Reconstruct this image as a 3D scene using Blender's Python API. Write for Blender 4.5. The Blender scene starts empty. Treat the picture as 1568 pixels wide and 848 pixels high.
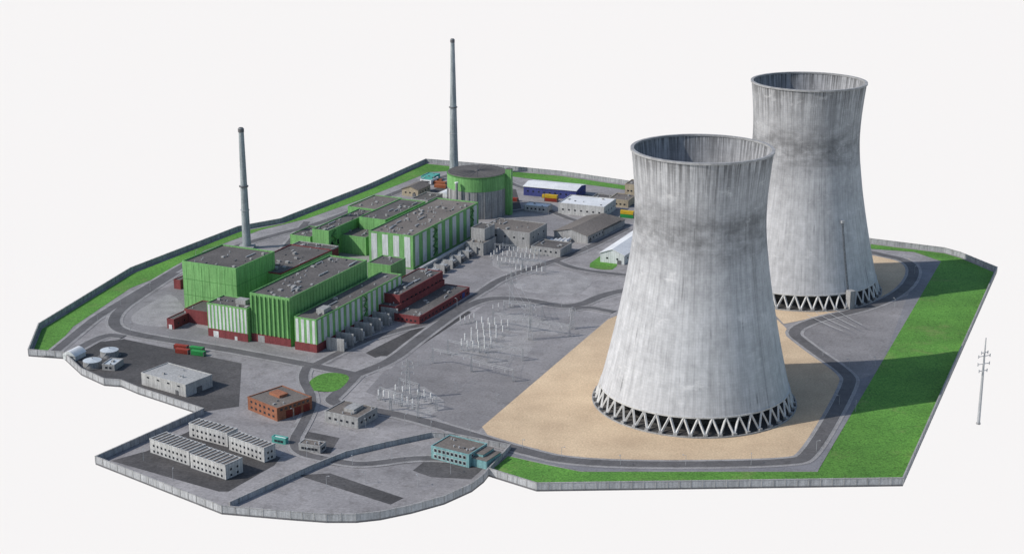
import bpy, math, random
from mathutils import Vector, Quaternion
from mathutils.geometry import tessellate_polygon
rnd = random.Random(7)
sc = bpy.context.scene
# ------------------------------------------------------------ survey: photo measurement -> site plan (metres)
H = 330.0; FL = 2400.0; TH = math.radians(16.57); ST, CT = math.sin(TH), math.cos(TH)
def G(p, z=0.0):
    v = (p[1]-424.0)/FL
    Z = (H-z)/(ST+v*CT)
    return Vector(((p[0]-784.0)/FL*Z, Z*(CT-v*ST)))
def HT(bot, ytop):
    D = G(bot)[1]; v = (ytop-424.0)/FL
    return H-(ST+v*CT)/(CT-v*ST)*D
# ------------------------------------------------------------ materials
MATS = {}
def mk(name, c, c2=None, scale=.06, fine=1.2, fa=.25, rough=.88, streak=0.0, bump=0.0, metal=0.0, spec=.3, world=False, big=0.0):
    if name in MATS: return MATS[name]
    m = bpy.data.materials.new(name); m.use_nodes = True
    nt = m.node_tree; N = nt.nodes; L = nt.links; bs = N['Principled BSDF']
    bs.inputs['Roughness'].default_value = rough; bs.inputs['Metallic'].default_value = metal
    bs.inputs['Specular IOR Level'].default_value = spec
    c2 = c2 or tuple(x*.72 for x in c)
    if world:
        g = N.new('ShaderNodeNewGeometry'); vec = g.outputs['Position']
    else:
        t = N.new('ShaderNodeTexCoord'); vec = t.outputs['Object']
    def noise(s, d=5, r=.6, v=None):
        n = N.new('ShaderNodeTexNoise'); n.inputs['Scale'].default_value = s; n.inputs['Detail'].default_value = d
        n.inputs['Roughness'].default_value = r; L.new(v or vec, n.inputs['Vector']); return n.outputs['Fac']
    def ramp(f, a, b, c0=(0,0,0,1), c1=(1,1,1,1)):
        r = N.new('ShaderNodeValToRGB'); r.color_ramp.elements[0].position = a; r.color_ramp.elements[1].position = b
        r.color_ramp.elements[0].color = c0; r.color_ramp.elements[1].color = c1; L.new(f, r.inputs[0]); return r.outputs[0]
    def mix(a, b, f, bt='MIX'):
        x = N.new('ShaderNodeMix'); x.data_type = 'RGBA'; x.blend_type = bt
        for k, s in ((6, a), (7, b)):
            if isinstance(s, tuple): x.inputs[k].default_value = (*s[:3], 1)
            else: L.new(s, x.inputs[k])
        if isinstance(f, float): x.inputs[0].default_value = f
        else: L.new(f, x.inputs[0])
        return x.outputs[2]
    col = mix(c, c2, ramp(noise(scale), .35, .68))
    nf = noise(fine, 6, .7)
    col = mix(col, ramp(nf, .3, .7, (1-fa*1.4,)*3+(1,), (1+fa*.6,)*3+(1,)), 1.0, 'MULTIPLY')
    if 'grass' in name:
        col = mix(col, (.21,.23,.09), ramp(noise(.028, 7, .75), .54, .72, (0,0,0,1), (.7,.7,.7,1)))
        col = mix(col, ramp(noise(.35, 4, .7), .36, .5, (.66,.70,.66,1), (1,1,1,1)), 1.0, 'MULTIPLY')
    if big:
        col = mix(col, ramp(noise(scale*.22, 3), .38, .62, (1-big,)*3+(1,), (1+big*.5,)*3+(1,)), 1.0, 'MULTIPLY')
    if world and 'grass' not in name and 'sand' not in name:
        mp = N.new('ShaderNodeMapping'); mp.inputs['Rotation'].default_value = (0, 0, math.radians(25)); L.new(vec, mp.inputs['Vector'])
        br = N.new('ShaderNodeTexBrick'); br.offset = .37; br.inputs['Scale'].default_value = 1; br.inputs['Brick Width'].default_value = 11; br.inputs['Row Height'].default_value = 7
        br.inputs['Mortar Size'].default_value = .18; br.inputs['Mortar Smooth'].default_value = .4
        br.inputs['Color1'].default_value = (1.07,1.07,1.07,1); br.inputs['Color2'].default_value = (.93,.93,.93,1); br.inputs['Mortar'].default_value = (.86,.86,.86,1)
        L.new(mp.outputs[0], br.inputs['Vector']); col = mix(col, br.outputs['Color'], .8, 'MULTIPLY')
        st = ramp(noise(.12, 6, .75), .36, .5, (.76,.75,.74,1), (1,1,1,1)); col = mix(col, st, .9, 'MULTIPLY')
    if streak:
        mp = N.new('ShaderNodeMapping'); mp.inputs['Scale'].default_value = (1, 1, .07); L.new(vec, mp.inputs['Vector'])
        s = noise(.9, 4, .65, mp.outputs[0])
        col = mix(col, ramp(s, .38, .6, (1-streak,)*3+(1,), (1,1,1,1)), 1.0, 'MULTIPLY')
    L.new(col, bs.inputs['Base Color'])
    if bump:
        b = N.new('ShaderNodeBump'); b.inputs['Strength'].default_value = bump; b.inputs['Distance'].default_value = .3
        L.new(nf, b.inputs['Height']); L.new(b.outputs[0], bs.inputs['Normal'])
    MATS[name] = m; return m
GROUND = mk('ground_concrete', (.325,.312,.312), (.235,.226,.228), .035, .6, .2, world=True, big=.12)
LOT = mk('ground_asphalt_worn', (.285,.275,.278), (.21,.203,.206), .03, .7, .22, world=True, big=.15)
PAD = mk('pad_gravel', (.33,.322,.32), (.26,.253,.255), .05, .9, .25, world=True, big=.1)
ROADM = mk('road_asphalt', (.135,.131,.133), (.10,.097,.10), .05, .8, .2, world=True)
BLUEROAD = mk('road_asphalt_blue', (.24,.24,.255), (.18,.18,.195), .03, .8, .2, world=True, big=.12)
DARK = mk('yard_asphalt_dark', (.105,.10,.10), (.072,.07,.071), .04, .6, .3, world=True, big=.25)
KERB = mk('kerb_concrete', (.38,.372,.365), (.27,.27,.268), .1, 1.5, .3, world=True)
VERGE = mk('kerb_verge', (.345,.335,.333), (.26,.252,.252), .08, 1.2, .25, world=True)
SAND = mk('sand_ground', (.62,.475,.315), (.51,.38,.25), .04, .9, .22, world=True, bump=.3, big=.12)
GRASS = mk('grass_ground', (.125,.315,.05), (.095,.255,.04), .045, .9, .45, world=True, bump=.5, big=.2)
WALLC = mk('wall_concrete', (.42,.43,.44), (.31,.32,.33), .1, 1.2, .2, streak=.3)
GREEN = mk('green_cladding', (.20,.44,.155), (.15,.36,.12), .05, .8, .15, .7, streak=.3)
GREEND = mk('green_trim', (.08,.22,.065), None, .1, 1, .1)
WHITE = mk('white_cladding', (.62,.65,.64), (.5,.53,.53), .06, 1, .12, .7, streak=.25)
WHITEP = mk('white_paint', (.74,.75,.75), (.6,.61,.62), .06, 1, .1, .6, streak=.12)
RED = mk('dark_red_cladding', (.22,.052,.055), (.16,.04,.043), .1, 1, .2, streak=.2)
ROOF = mk('roof_bitumen', (.15,.138,.13), (.10,.093,.088), .06, .9, .35, big=.25)
ROOFB = mk('roof_bitumen_brown', (.205,.182,.162), (.15,.132,.118), .06, .9, .3, big=.2)
GREY = mk('grey_concrete', (.40,.40,.39), (.30,.30,.30), .08, 1, .2, streak=.3)
GREYD = mk('grey_dark_metal', (.14,.14,.145), None, .1, 1, .2)
STEEL = mk('galvanised_steel', (.42,.43,.44), (.32,.33,.34), .2, 2, .15, .5, metal=.1)
GLASS = mk('window_glass', (.025,.03,.038), None, .2, 2, .2, .15, spec=.6)
BRICK = mk('red_brick', (.36,.15,.085), (.26,.105,.06), .15, 2, .3, streak=.2)
DOORR = mk('door_red_paint', (.22,.035,.025), None, .2, 2, .2)
TEAL = mk('teal_plaster', (.24,.43,.43), (.17,.34,.35), .1, 1.2, .2, streak=.3)
BLUE = mk('blue_cladding', (.06,.075,.24), (.045,.055,.19), .1, 1, .2, streak=.2)
TAN = mk('tan_plaster', (.42,.36,.26), (.34,.29,.21), .1, 1, .2, streak=.2)
CRED = mk('container_red', (.28,.045,.03), None, .2, 1, .2); CGREEN = mk('container_green', (.03,.27,.07), None, .2, 1, .2)
CYEL = mk('container_yellow', (.60,.40,.03), None, .2, 1, .2); CORG = mk('container_orange', (.38,.13,.06), None, .2, 1, .2)
CTEAL = mk('container_teal', (.10,.38,.33), None, .2, 1, .2)
WHITEI = mk('porcelain_white', (.78,.78,.76), None, .3, 2, .1, .4)
TANKM = mk('tank_roof_metal', (.50,.54,.57), (.4,.44,.47), .3, 1, .15, .5)
SOLE = mk('basin_dark', (.11,.105,.10), None, .1, 1, .3)
BARR = mk('barrack_cladding', (.58,.58,.56), (.44,.44,.43), .1, 1, .2, streak=.3)
# ------------------------------------------------------------ builder
def link(o): sc.collection.objects.link(o); return o
class B:
    def __init__(s, name, o=(0, 0)):
        s.name = name; s.o = Vector((o[0], o[1], 0)); s.parts = {}
    def add(s, part, mat, vs, fs):
        P = s.parts.setdefault(part, ([], [], mat)); k = len(P[0])
        P[0].extend(Vector(v)-s.o for v in vs); P[1].extend(tuple(i+k for i in f) for f in fs)
    def hexa(s, part, mat, q, z0, z1):
        vs = [(*p[:2], z0) for p in q]+[(*p[:2], z1) for p in q]; n = len(q)
        s.add(part, mat, vs, [tuple(range(n))[::-1], tuple(range(n, 2*n))]+[(i, (i+1) % n, n+(i+1) % n, n+i) for i in range(n)])
    def bx(s, part, mat, F, s0, s1, t0, t1, z0, z1):
        s.hexa(part, mat, [F.p(s0, t0), F.p(s1, t0), F.p(s1, t1), F.p(s0, t1)], z0, z1)
    def panel(s, part, mat, F, face, u0, u1, z0, z1, pr=.15):
        if face == 'L': s.bx(part, mat, F, u0, u1, -pr, .25, z0, z1)
        elif face == 'R': s.bx(part, mat, F, -pr, .25, u0, u1, z0, z1)
    def cyl(s, part, mat, c, r0, r1, z0, z1, n=24, cap=True):
        vs = []
        for r, z in ((r0, z0), (r1, z1)):
            vs += [(c[0]+r*math.cos(2*math.pi*i/n), c[1]+r*math.sin(2*math.pi*i/n), z) for i in range(n)]
        fs = [(i, (i+1) % n, n+(i+1) % n, n+i) for i in range(n)]
        if cap: fs += [tuple(range(n, 2*n)), tuple(range(n))[::-1]]
        s.add(part, mat, vs, fs)
    def beam(s, part, mat, p, q, w):
        p = Vector(p); q = Vector(q); d = (q-p)
        if d.length < 1e-6: return
        d.normalize(); a = d.cross(Vector((0, 0, 1)))
        if a.length < .05: a = d.cross(Vector((1, 0, 0)))
        a.normalize(); b = d.cross(a); h = w/2
        vs = [p+a*x*h+b*y*h for x, y in ((-1,-1),(1,-1),(1,1),(-1,1))]+[q+a*x*h+b*y*h for x, y in ((-1,-1),(1,-1),(1,1),(-1,1))]
        s.add(part, mat, vs, [(3,2,1,0),(4,5,6,7),(0,1,5,4),(1,2,6,5),(2,3,7,6),(3,0,4,7)])
    def done(s, smooth=()):
        if len(s.parts) == 1:
            (part, (v, f, m)), = s.parts.items()
            me = bpy.data.meshes.new(s.name); me.from_pydata(v, [], f); me.materials.append(m)
            o = link(bpy.data.objects.new(s.name, me)); o.location = s.o; return o
        e = link(bpy.data.objects.new(s.name, None)); e.location = s.o; e.empty_display_size = 1
        for part, (v, f, m) in s.parts.items():
            me = bpy.data.meshes.new(part); me.from_pydata(v, [], f); me.materials.append(m)
            if part in smooth: me.polygons.foreach_set('use_smooth', [True]*len(me.polygons))
            o = link(bpy.data.objects.new(part, me)); o.parent = e
        return e
class Fr:
    def __init__(s, P, e1, e2, a, b, z): s.P=P; s.e1=e1; s.e2=e2; s.a=a; s.b=b; s.z=z
    def p(s, u, t): return s.P+s.e1*u+s.e2*t
def rot(a): return Vector((math.cos(math.radians(a)), math.sin(math.radians(a))))
SITE = 65.0
def FR(near, left, right, z, ang=None):
    P = G(near, z); vl = G(left, z)-P; vr = G(right, z)-P
    if ang is not None: e2 = rot(ang); e1 = rot(ang+90)
    elif vl.length > vr.length: e1 = vl.normalized(); e2 = Vector((e1.y, -e1.x))
    else: e2 = vr.normalized(); e1 = Vector((-e2.y, e2.x))
    return Fr(P, e1, e2, abs(vl.dot(e1)), abs(vr.dot(e2)), z)
# ------------------------------------------------------------ building helpers
def shell(b, F, z0, z1, wall, roof=ROOF, par=.8, trim=None, gear=0, wp='walls', rp='roof'):
    b.bx(wp, wall, F, 0, F.a, 0, F.b, z0, z1)
    b.bx(rp, roof, F, .3, F.a-.3, .3, F.b-.3, z1-.2, z1+.05)
    t = trim or wall; k = .45; o = .06; pp = 'parapet'
    b.bx(pp, t, F, -o, F.a+o, -o, k, z1-.3, z1+par); b.bx(pp, t, F, -o, F.a+o, F.b-k, F.b+o, z1-.3, z1+par)
    b.bx(pp, t, F, -o, k, k, F.b-k, z1-.3, z1+par); b.bx(pp, t, F, F.a-k, F.a+o, k, F.b-k, z1-.3, z1+par)
    for i in range(gear):
        w = rnd.uniform(.8, 2.6); l = rnd.uniform(.8, 3.2); h = rnd.uniform(.5, 1.6)
        if F.a < w+3 or F.b < l+3: continue
        u = rnd.uniform(1.2, F.a-w-1.2); t_ = rnd.uniform(1.2, F.b-l-1.2); j = i*.003
        r = rnd.random()
        if r < .4: b.bx('roof_units', GREY, F, u, u+w, t_, t_+l, z1+.05, z1+h+j)
        elif r < .65: b.cyl('roof_vents', STEEL, F.p(u, t_), .4, .4, z1+.05, z1+1.1+j, 10)
        elif r < .9: b.bx('roof_hatches', GREYD, F, u, u+w*.7, t_, t_+l*.7, z1+.05, z1+.6+j)
        else: b.bx('roof_ducts', STEEL, F, u, u+.6, t_, min(t_+l*4, F.b-1), z1+.3, z1+.9+j)
def stripes(b, F, face, z0, z1, n, mat, duty=.5, pr=.15, u0=0, u1=None, part='stripes', ph=.5):
    L = F.a if face == 'L' else F.b
    u1 = L if u1 is None else u1; w = (u1-u0)/n
    for i in range(n):
        c = u0+(i+ph)*w; b.panel(part, mat, F, face, max(.02, c-w*duty/2), min(L-.02, c+w*duty/2), z0, z1, pr)
def windows(b, F, face, n, zs, w=1.4, h=1.3, u0=1.5, u1=None, frame=None):
    L = F.a if face == 'L' else F.b
    u1 = L-1.5 if u1 is None else u1
    for z in zs:
        for i in range(n):
            c = u0+(i+.5)*(u1-u0)/n
            if frame: b.panel('window_frames', frame, F, face, c-w/2-.2, c+w/2+.2, z-.2, z+h+.2, .08)
            b.panel('windows', GLASS, F, face, c-w/2, c+w/2, z, z+h, .12)
def door(b, F, face, c, w=2, h=2.6, mat=None, z=0):
    b.panel('doors', mat or GREYD, F, face, c-w/2, c+w/2, z+.02, z+h, .37)
def stair(b, F, face, u, w, z0, z1, mat, n=6):
    dz = (z1-z0)/n
    for i in range(n):
        a, c = (u, u+w) if i % 2 == 0 else (u+w, u)
        q0 = F.p(a, -1.0) if face == 'L' else F.p(-1.0, a); q1 = F.p(c, -1.0) if face == 'L' else F.p(-1.0, c)
        b.beam('fire_stair', mat, (*q0, z0+i*dz), (*q1, z0+(i+1)*dz), .6)
        b.beam('fire_stair', mat, (*F.p(*((u-.5, -.9) if face == 'L' else (-.9, u-.5))), z0+(i+1)*dz), (*F.p(*((u+w+.5, -.9) if face == 'L' else (-.9, u+w+.5))), z0+(i+1)*dz), .35)
# ------------------------------------------------------------ ground & sheets (every sheet gets a level of its own)
LEVEL = [0.0]
def sheet(name, pts, z, mat, rd=0):
    LEVEL[0] += .0037; z = z+LEVEL[0] if name != 'ground' else z
    w = [G(p) for p in pts]
    for _ in range(rd):
        q = []
        for i, p in enumerate(w):
            c = w[(i+1) % len(w)]; L_ = (c-p).length; k = min(.25, 9/L_) if L_ > 0 else .25
            q += [p.lerp(c, k), p.lerp(c, 1-k)]
        w = q
    vs = [Vector((p[0], p[1], z)) for p in w]
    tri = tessellate_polygon([[Vector((p[0], p[1], 0)) for p in w]])
    fs = []
    for t in tri:
        a, b_, c = (vs[i] for i in t)
        if abs((b_-a).cross(c-a).z) < .02: continue
        fs.append(tuple(t) if (b_-a).cross(c-a).z > 0 else tuple(reversed(t)))
    me = bpy.data.meshes.new(name); me.from_pydata(vs, [], fs); me.materials.append(mat)
    return link(bpy.data.objects.new(name, me))
def chaikin(p, n=2):
    for _ in range(n):
        q = [p[0]]
        for a, b_ in zip(p, p[1:]): q += [a*.75+b_*.25, a*.25+b_*.75]
        q.append(p[-1]); p = q
    return p
def ribbon(pts, w, closed=False):
    n = len(pts); Lf = []; Rt = []
    for i in range(n):
        if closed: a = pts[i-1]; c = pts[(i+1) % n]
        else: a = pts[max(i-1, 0)]; c = pts[min(i+1, n-1)]
        p = pts[i]; d1 = (p-a); d2 = (c-p)
        d1 = d1.normalized() if d1.length > 1e-6 else d2.normalized(); d2 = d2.normalized() if d2.length > 1e-6 else d1
        t = (d1+d2).normalized(); nn = Vector((-t.y, t.x)); k = 1/max(.45, nn.dot(Vector((-d1.y, d1.x))))
        Lf.append(p+nn*w/2*k); Rt.append(p-nn*w/2*k)
    return Lf, Rt
def ribmesh(b, part, mat, pts, w, z0, z1=None, closed=False):
    Lf, Rt = ribbon(pts, w, closed); n = len(pts); m = n if closed else n-1
    if z1 is None:
        b.add(part, mat, [(*p, z0) for p in Lf]+[(*p, z0) for p in Rt], [(i, n+i, n+(i+1) % n, (i+1) % n) for i in range(m)]); return
    vs = [(*p, z0) for p in Lf]+[(*p, z0) for p in Rt]+[(*p, z1) for p in Lf]+[(*p, z1) for p in Rt]
    fs = []
    for i in range(m):
        j = (i+1) % n
        fs += [(2*n+i, 3*n+i, 3*n+j, 2*n+j), (i, j, 2*n+j, 2*n+i), (n+j, n+i, 3*n+i, 3*n+j)]
    if not closed: fs += [(0, 2*n, 3*n, n), (n-1, 2*n-1, 4*n-1, 3*n-1)]
    b.add(part, mat, vs, fs)
OUT = [(44,543),(98,547),(125,572),(160,588),(186,590),(212,601),(312,634),(147,708),(340,784),(445,793),(500,797),(545,797),(582,793),(630,783),(680,769),(722,750),(740,736),(748,726),(822,749),(1382,741),(1526,416),(1470,393),(1445,386),(1333,372),(1150,328),(970,284),(860,268),(780,260),(652,249),(563,289),(430,341),(365,353),(200,417),(60,503)]
sheet('ground', OUT, 0, GROUND)
b = B('ground_slab_edge'); ow = [G(p) for p in OUT]; ribmesh(b, 'edge', GREYD, ow, .4, -1.0, -.02, True); b.done()
def wall(name, pts, h, closed=False, sp=6.0, post=True):
    b = B(name); w = [G(p) for p in pts]; ribmesh(b, 'panels', WALLC, w, .5, .02, h, closed)
    ribmesh(b, 'coping', KERB, w, .8, h+.002, h+.22, closed)
    if post:
        seq = list(zip(w, w[1:]+([w[0]] if closed else [])))[:len(w) if closed else len(w)-1]
        for p, q in seq:
            L_ = (q-p).length; n = max(1, int(L_/sp)); d = (q-p)/L_; nn = Vector((-d.y, d.x))
            for i in range(n):
                c = p+d*(i*L_/n)
                b.hexa('posts', GREY, [c+d*.2+nn*.42, c-d*.2+nn*.42, c-d*.2-nn*.42, c+d*.2-nn*.42], .03, h+.35)
    return b.done()
wall('perimeter_wall', OUT, 3.6, True)
wall('inner_wall', [(352,776),(420,745),(480,718),(530,698),(590,684),(660,669),(700,672),(781,688),(750,722)], 2.8)
# yards
sheet('yard_asphalt', [(98,546),(122,527),(190,519),(370,556),(366,622),(312,630),(212,598),(160,585),(128,571)], .02, DARK)
sheet('yard_asphalt', [(170,705),(225,690),(300,655),(430,700),(420,712),(350,752),(335,752)], .02, DARK)
sheet('yard_asphalt', [(455,727),(505,724),(618,762),(598,772)], .02, DARK)
sheet('yard_asphalt', [(632,720),(655,702),(745,712),(722,733),(660,730)], .02, DARK)
sheet('yard_asphalt', [(500,560),(610,500),(700,470),(760,430),(680,410),(560,480),(480,545)], .02, LOT)
sheet('yard_asphalt', [(600,555),(720,482),(760,455),(935,483),(728,662),(560,600)], .02, LOT)
sheet('yard_asphalt', [(560,540),(598,560),(722,478),(700,470)], .02, DARK)
sheet('yard_asphalt', [(215,455),(280,430),(300,500),(480,548),(470,558),(200,512),(180,490)], .02, LOT)
sheet('yard_asphalt', [(1210,500),(1400,450),(1345,570),(1300,572),(1245,530)], .02, LOT)
sheet('yard_asphalt', [(790,335),(860,325),(890,345),(850,395),(760,400),(740,380)], .02, LOT)
sheet('yard_asphalt', [(640,300),(700,300),(800,325),(790,290),(700,275)], .02, DARK)
sheet('yard_asphalt', [(455,668),(470,660),(520,670),(505,695),(452,692)], .02, DARK)
sheet('perimeter_road', [(1410,401),(1441,401),(1252,721),(1215,712),(1247,693),(1304,585),(1345,570)], .02, BLUEROAD)
sheet('perimeter_road', [(892,721),(780,697),(800,690),(895,711),(1215,712),(1252,721)], .02, BLUEROAD)
for pts in ([(690,532),(735,505),(830,515),(800,552),(755,560)],[(570,600),(640,585),(690,620),(650,640),(590,628)],[(752,385),(800,382),(845,405),(815,424),(755,412)],[(735,498),(775,478),(880,498),(860,514),(800,512)]):
    sheet('switchyard_pad', pts, .02, PAD, 1)
for pts in ([(196,484),(262,446),(290,480),(300,500),(210,500)],[(545,562),(590,540),(612,560),(575,572)],[(780,432),(850,410),(915,428),(880,455),(800,448)]):
    sheet('concrete_apron', pts, .02, VERGE, 2)
# grass
sheet('grass_verge', [(50,540),(64,504),(203,419),(367,355),(432,343),(565,291),(652,251),(700,256),(690,262),(655,264),(640,271),(552,306),(470,335),(400,352),(312,384),(275,411),(200,441),(112,500),(78,540)], .02, GRASS)
sheet('grass_verge', [(1441,400),(1470,395),(1522,417),(1380,738),(1252,722)], .02, GRASS)
sheet('grass_verge', [(1252,722),(1380,738),(823,745),(755,718),(778,698),(840,712),(890,722)], .02, GRASS)
sheet('grass_verge', [(1333,374),(1446,388),(1470,395),(1441,400),(1400,386),(1333,381)], .02, GRASS)
sheet('grass_verge', [(776,262),(860,270),(968,286),(968,292),(900,283),(820,275),(780,270)], .02, GRASS)
sheet('grass_patch', [(468,597),(476,580),(500,570),(530,573),(537,580),(518,600),(492,600)], .25, GRASS, 2)
sheet('grass_patch', [(897,408),(925,388),(948,392),(943,413),(920,413)], .02, GRASS, 1)
# sand
sheet('sand_ground', [(728,662),(938,483),(1000,470),(1185,484),(1240,538),(1286,572),(1290,580),(1288,590),(1224,692),(1218,699),(1207,702),(900,706),(868,701)], .02, SAND, 1)
sheet('sand_ground', [(1060,430),(1100,395),(1200,378),(1330,391),(1392,396),(1402,403),(1366,459),(1352,465),(1200,496),(1185,480)], .02, SAND)
# roads
ROADS = [
 ([(75,546),(128,502),(150,484),(250,425),(268,414),(300,396),(420,360),(490,343),(560,314),(640,282),(690,268)],6),
 ([(268,418),(215,452),(178,478),(172,500),(200,512),(330,532),(480,560),(545,574)],7),
 ([(110,540),(160,512),(190,516)],6),
 ([(545,574),(600,553),(640,520),(728,457),(800,457),(876,474),(930,448),(1000,440)],7),
 ([(480,560),(560,520),(620,503),(660,495),(740,445)],5),
 ([(545,574),(520,600),(500,618),(600,632),(690,656),(790,688),(892,712),(1215,710),(1243,695),(1302,590),(1300,573),(1242,534),(1200,500),(1372,463),(1412,404),(1330,386)],7),
 ([(470,562),(462,580),(480,610),(470,640),(440,690),(520,708),(560,712),(640,700),(720,705)],5),
 ([(740,445),(770,425),(850,400),(900,380),(960,350)],6),
 ([(850,400),(880,412),(940,420),(1000,425)],5),
 ([(876,474),(900,470),(940,478)],5),
 ([(780,325),(830,318),(870,335),(905,345),(965,345)],5),
 ([(690,268),(760,262),(790,290),(900,298),(970,315)],5),
 ([(435,382),(470,340)],5),
]
rb = {'kerb': B('road_kerbs'), 'line': B('kerb_lines'), 'road': B('roads')}
for i, (pts, w) in enumerate(ROADS):
    c = chaikin([G(p) for p in pts], 3)
    ribmesh(rb['kerb'], 'kerb', VERGE, c, w+5.0, .200+i*.004)
    ribmesh(rb['line'], 'line', KERB, c, w+1.6, .265+i*.004)
    ribmesh(rb['road'], 'road', ROADM, c, w+.6, .33+i*.004)
for v in rb.values(): v.done()
# ------------------------------------------------------------ cooling towers
def tower_mat():
    m = bpy.data.materials.new('tower_concrete'); m.use_nodes = True; nt = m.node_tree; N = nt.nodes; L = nt.links
    bs = N['Principled BSDF']; bs.inputs['Roughness'].default_value = .9; bs.inputs['Specular IOR Level'].default_value = .2
    uv = N.new('ShaderNodeUVMap'); uv.uv_map = 'UVMap'
    def mapn(sx, sy, ox=0, oy=0):
        q = N.new('ShaderNodeMapping'); q.inputs['Scale'].default_value = (sx, sy, 1); q.inputs['Location'].default_value = (ox, oy, 0); L.new(uv.outputs[0], q.inputs[0]); return q.outputs[0]
    def noise(v, d=5, r=.6, s=1.0):
        n = N.new('ShaderNodeTexNoise'); n.inputs['Scale'].default_value = s; n.inputs['Detail'].default_value = d; n.inputs['Roughness'].default_value = r
        L.new(v, n.inputs['Vector']); return n.outputs['Fac']
    def ramp(f, *st):
        r = N.new('ShaderNodeValToRGB'); e = r.color_ramp.elements
        while len(e) < len(st): e.new(.5)
        for i, (p, c) in enumerate(st): e[i].position = p; e[i].color = (c, c, c, 1) if not isinstance(c, tuple) else (*c, 1)
        L.new(f, r.inputs[0]); return r.outputs[0]
    def mul(a, b_, f=1.0):
        x = N.new('ShaderNodeMix'); x.data_type = 'RGBA'; x.blend_type = 'MULTIPLY'
        L.new(a, x.inputs[6]); L.new(b_, x.inputs[7])
        if isinstance(f, float): x.inputs[0].default_value = f
        else: L.new(f, x.inputs[0])
        return x.outputs[2]
    sep = N.new('ShaderNodeSeparateXYZ'); L.new(uv.outputs[0], sep.inputs[0]); V = sep.outputs[1]
    base = ramp(noise(mapn(12, 6), 6, .65), (.3, (.415,.42,.43)), (.7, (.52,.525,.535)))
    c = mul(base, ramp(noise(mapn(55, 22, 3), 6, .72), (.3, .80), (.65, 1.08)))
    c = mul(c, ramp(noise(mapn(110, 2.4, 7), 5, .75), (.36, .80), (.56, 1.0)))
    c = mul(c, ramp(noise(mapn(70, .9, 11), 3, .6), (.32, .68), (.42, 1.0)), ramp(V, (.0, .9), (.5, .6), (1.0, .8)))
    # isolated rust/damp runs
    c = mul(c, ramp(noise(mapn(120, 5, 21), 2, .5), (.66, 1.0), (.74, .60)))
    c = mul(c, ramp(noise(mapn(190, 2.6), 4, .7), (.42, .34), (.56, 1.0)), ramp(V, (.0, .15), (.35, .08), (.80, .12), (.93, .6), (1.0, 1.0)))
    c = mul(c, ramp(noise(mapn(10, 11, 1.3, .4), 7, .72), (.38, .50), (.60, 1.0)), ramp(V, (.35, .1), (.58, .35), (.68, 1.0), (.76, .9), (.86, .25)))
    pale = ramp(noise(mapn(16, 12, 5), 6, .7), (.60, 0.0), (.72, .85))
    x = N.new('ShaderNodeMix'); x.data_type = 'RGBA'; L.new(pale, x.inputs[0]); L.new(c, x.inputs[6]); x.inputs[7].default_value = (.57,.57,.57,1); c = x.outputs[2]
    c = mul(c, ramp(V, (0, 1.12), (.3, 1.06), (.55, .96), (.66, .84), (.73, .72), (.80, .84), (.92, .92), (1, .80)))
    br = N.new('ShaderNodeTexBrick'); br.offset = 0; br.inputs['Scale'].default_value = 1; br.inputs['Mortar Size'].default_value = .07; br.inputs['Mortar Smooth'].default_value = .6
    br.inputs['Brick Width'].default_value = 1; br.inputs['Row Height'].default_value = 1
    br.inputs['Color1'].default_value = (1,1,1,1); br.inputs['Color2'].default_value = (.95,.95,.95,1); br.inputs['Mortar'].default_value = (.85,.85,.86,1)
    L.new(mapn(150, 88), br.inputs['Vector'])
    c = mul(c, br.outputs['Color'], .8)
    L.new(c, bs.inputs['Base Color'])
    bp = N.new('ShaderNodeBump'); bp.inputs['Strength'].default_value = .15; bp.inputs['Distance'].default_value = .3
    L.new(br.outputs['Fac'], bp.inputs['Height']); bp.invert = True; L.new(bp.outputs[0], bs.inputs['Normal'])
    return m
TM = tower_mat()
COLM = mk('tower_column_concrete', (.60,.60,.59), (.48,.48,.47), .2, 1, .15, streak=.15)
PROF = [(10.5,54.7),(20,52.3),(33,49.3),(46,46.5),(59,43.9),(72,41.5),(84,39.7),(97,38.0),(109,37.1),(122,37.2),(135,38.1),(149,39.5)]
def prof(z):
    P = PROF
    if z <= P[0][0]: return P[0][1]
    for i in range(len(P)-1):
        if z <= P[i+1][0]:
            p0 = P[max(i-1,0)]; p1 = P[i]; p2 = P[i+1]; p3 = P[min(i+2,len(P)-1)]
            t = (z-p1[0])/(p2[0]-p1[0]); m1 = (p2[1]-p0[1])/(p2[0]-p0[0])*(p2[0]-p1[0]); m2 = (p3[1]-p1[1])/(p3[0]-p1[0])*(p2[0]-p1[0])
            return (2*t**3-3*t*t+1)*p1[1]+(t**3-2*t*t+t)*m1+(-2*t**3+3*t*t)*p2[1]+(t**3-t*t)*m2
    return P[-1][1]
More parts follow.
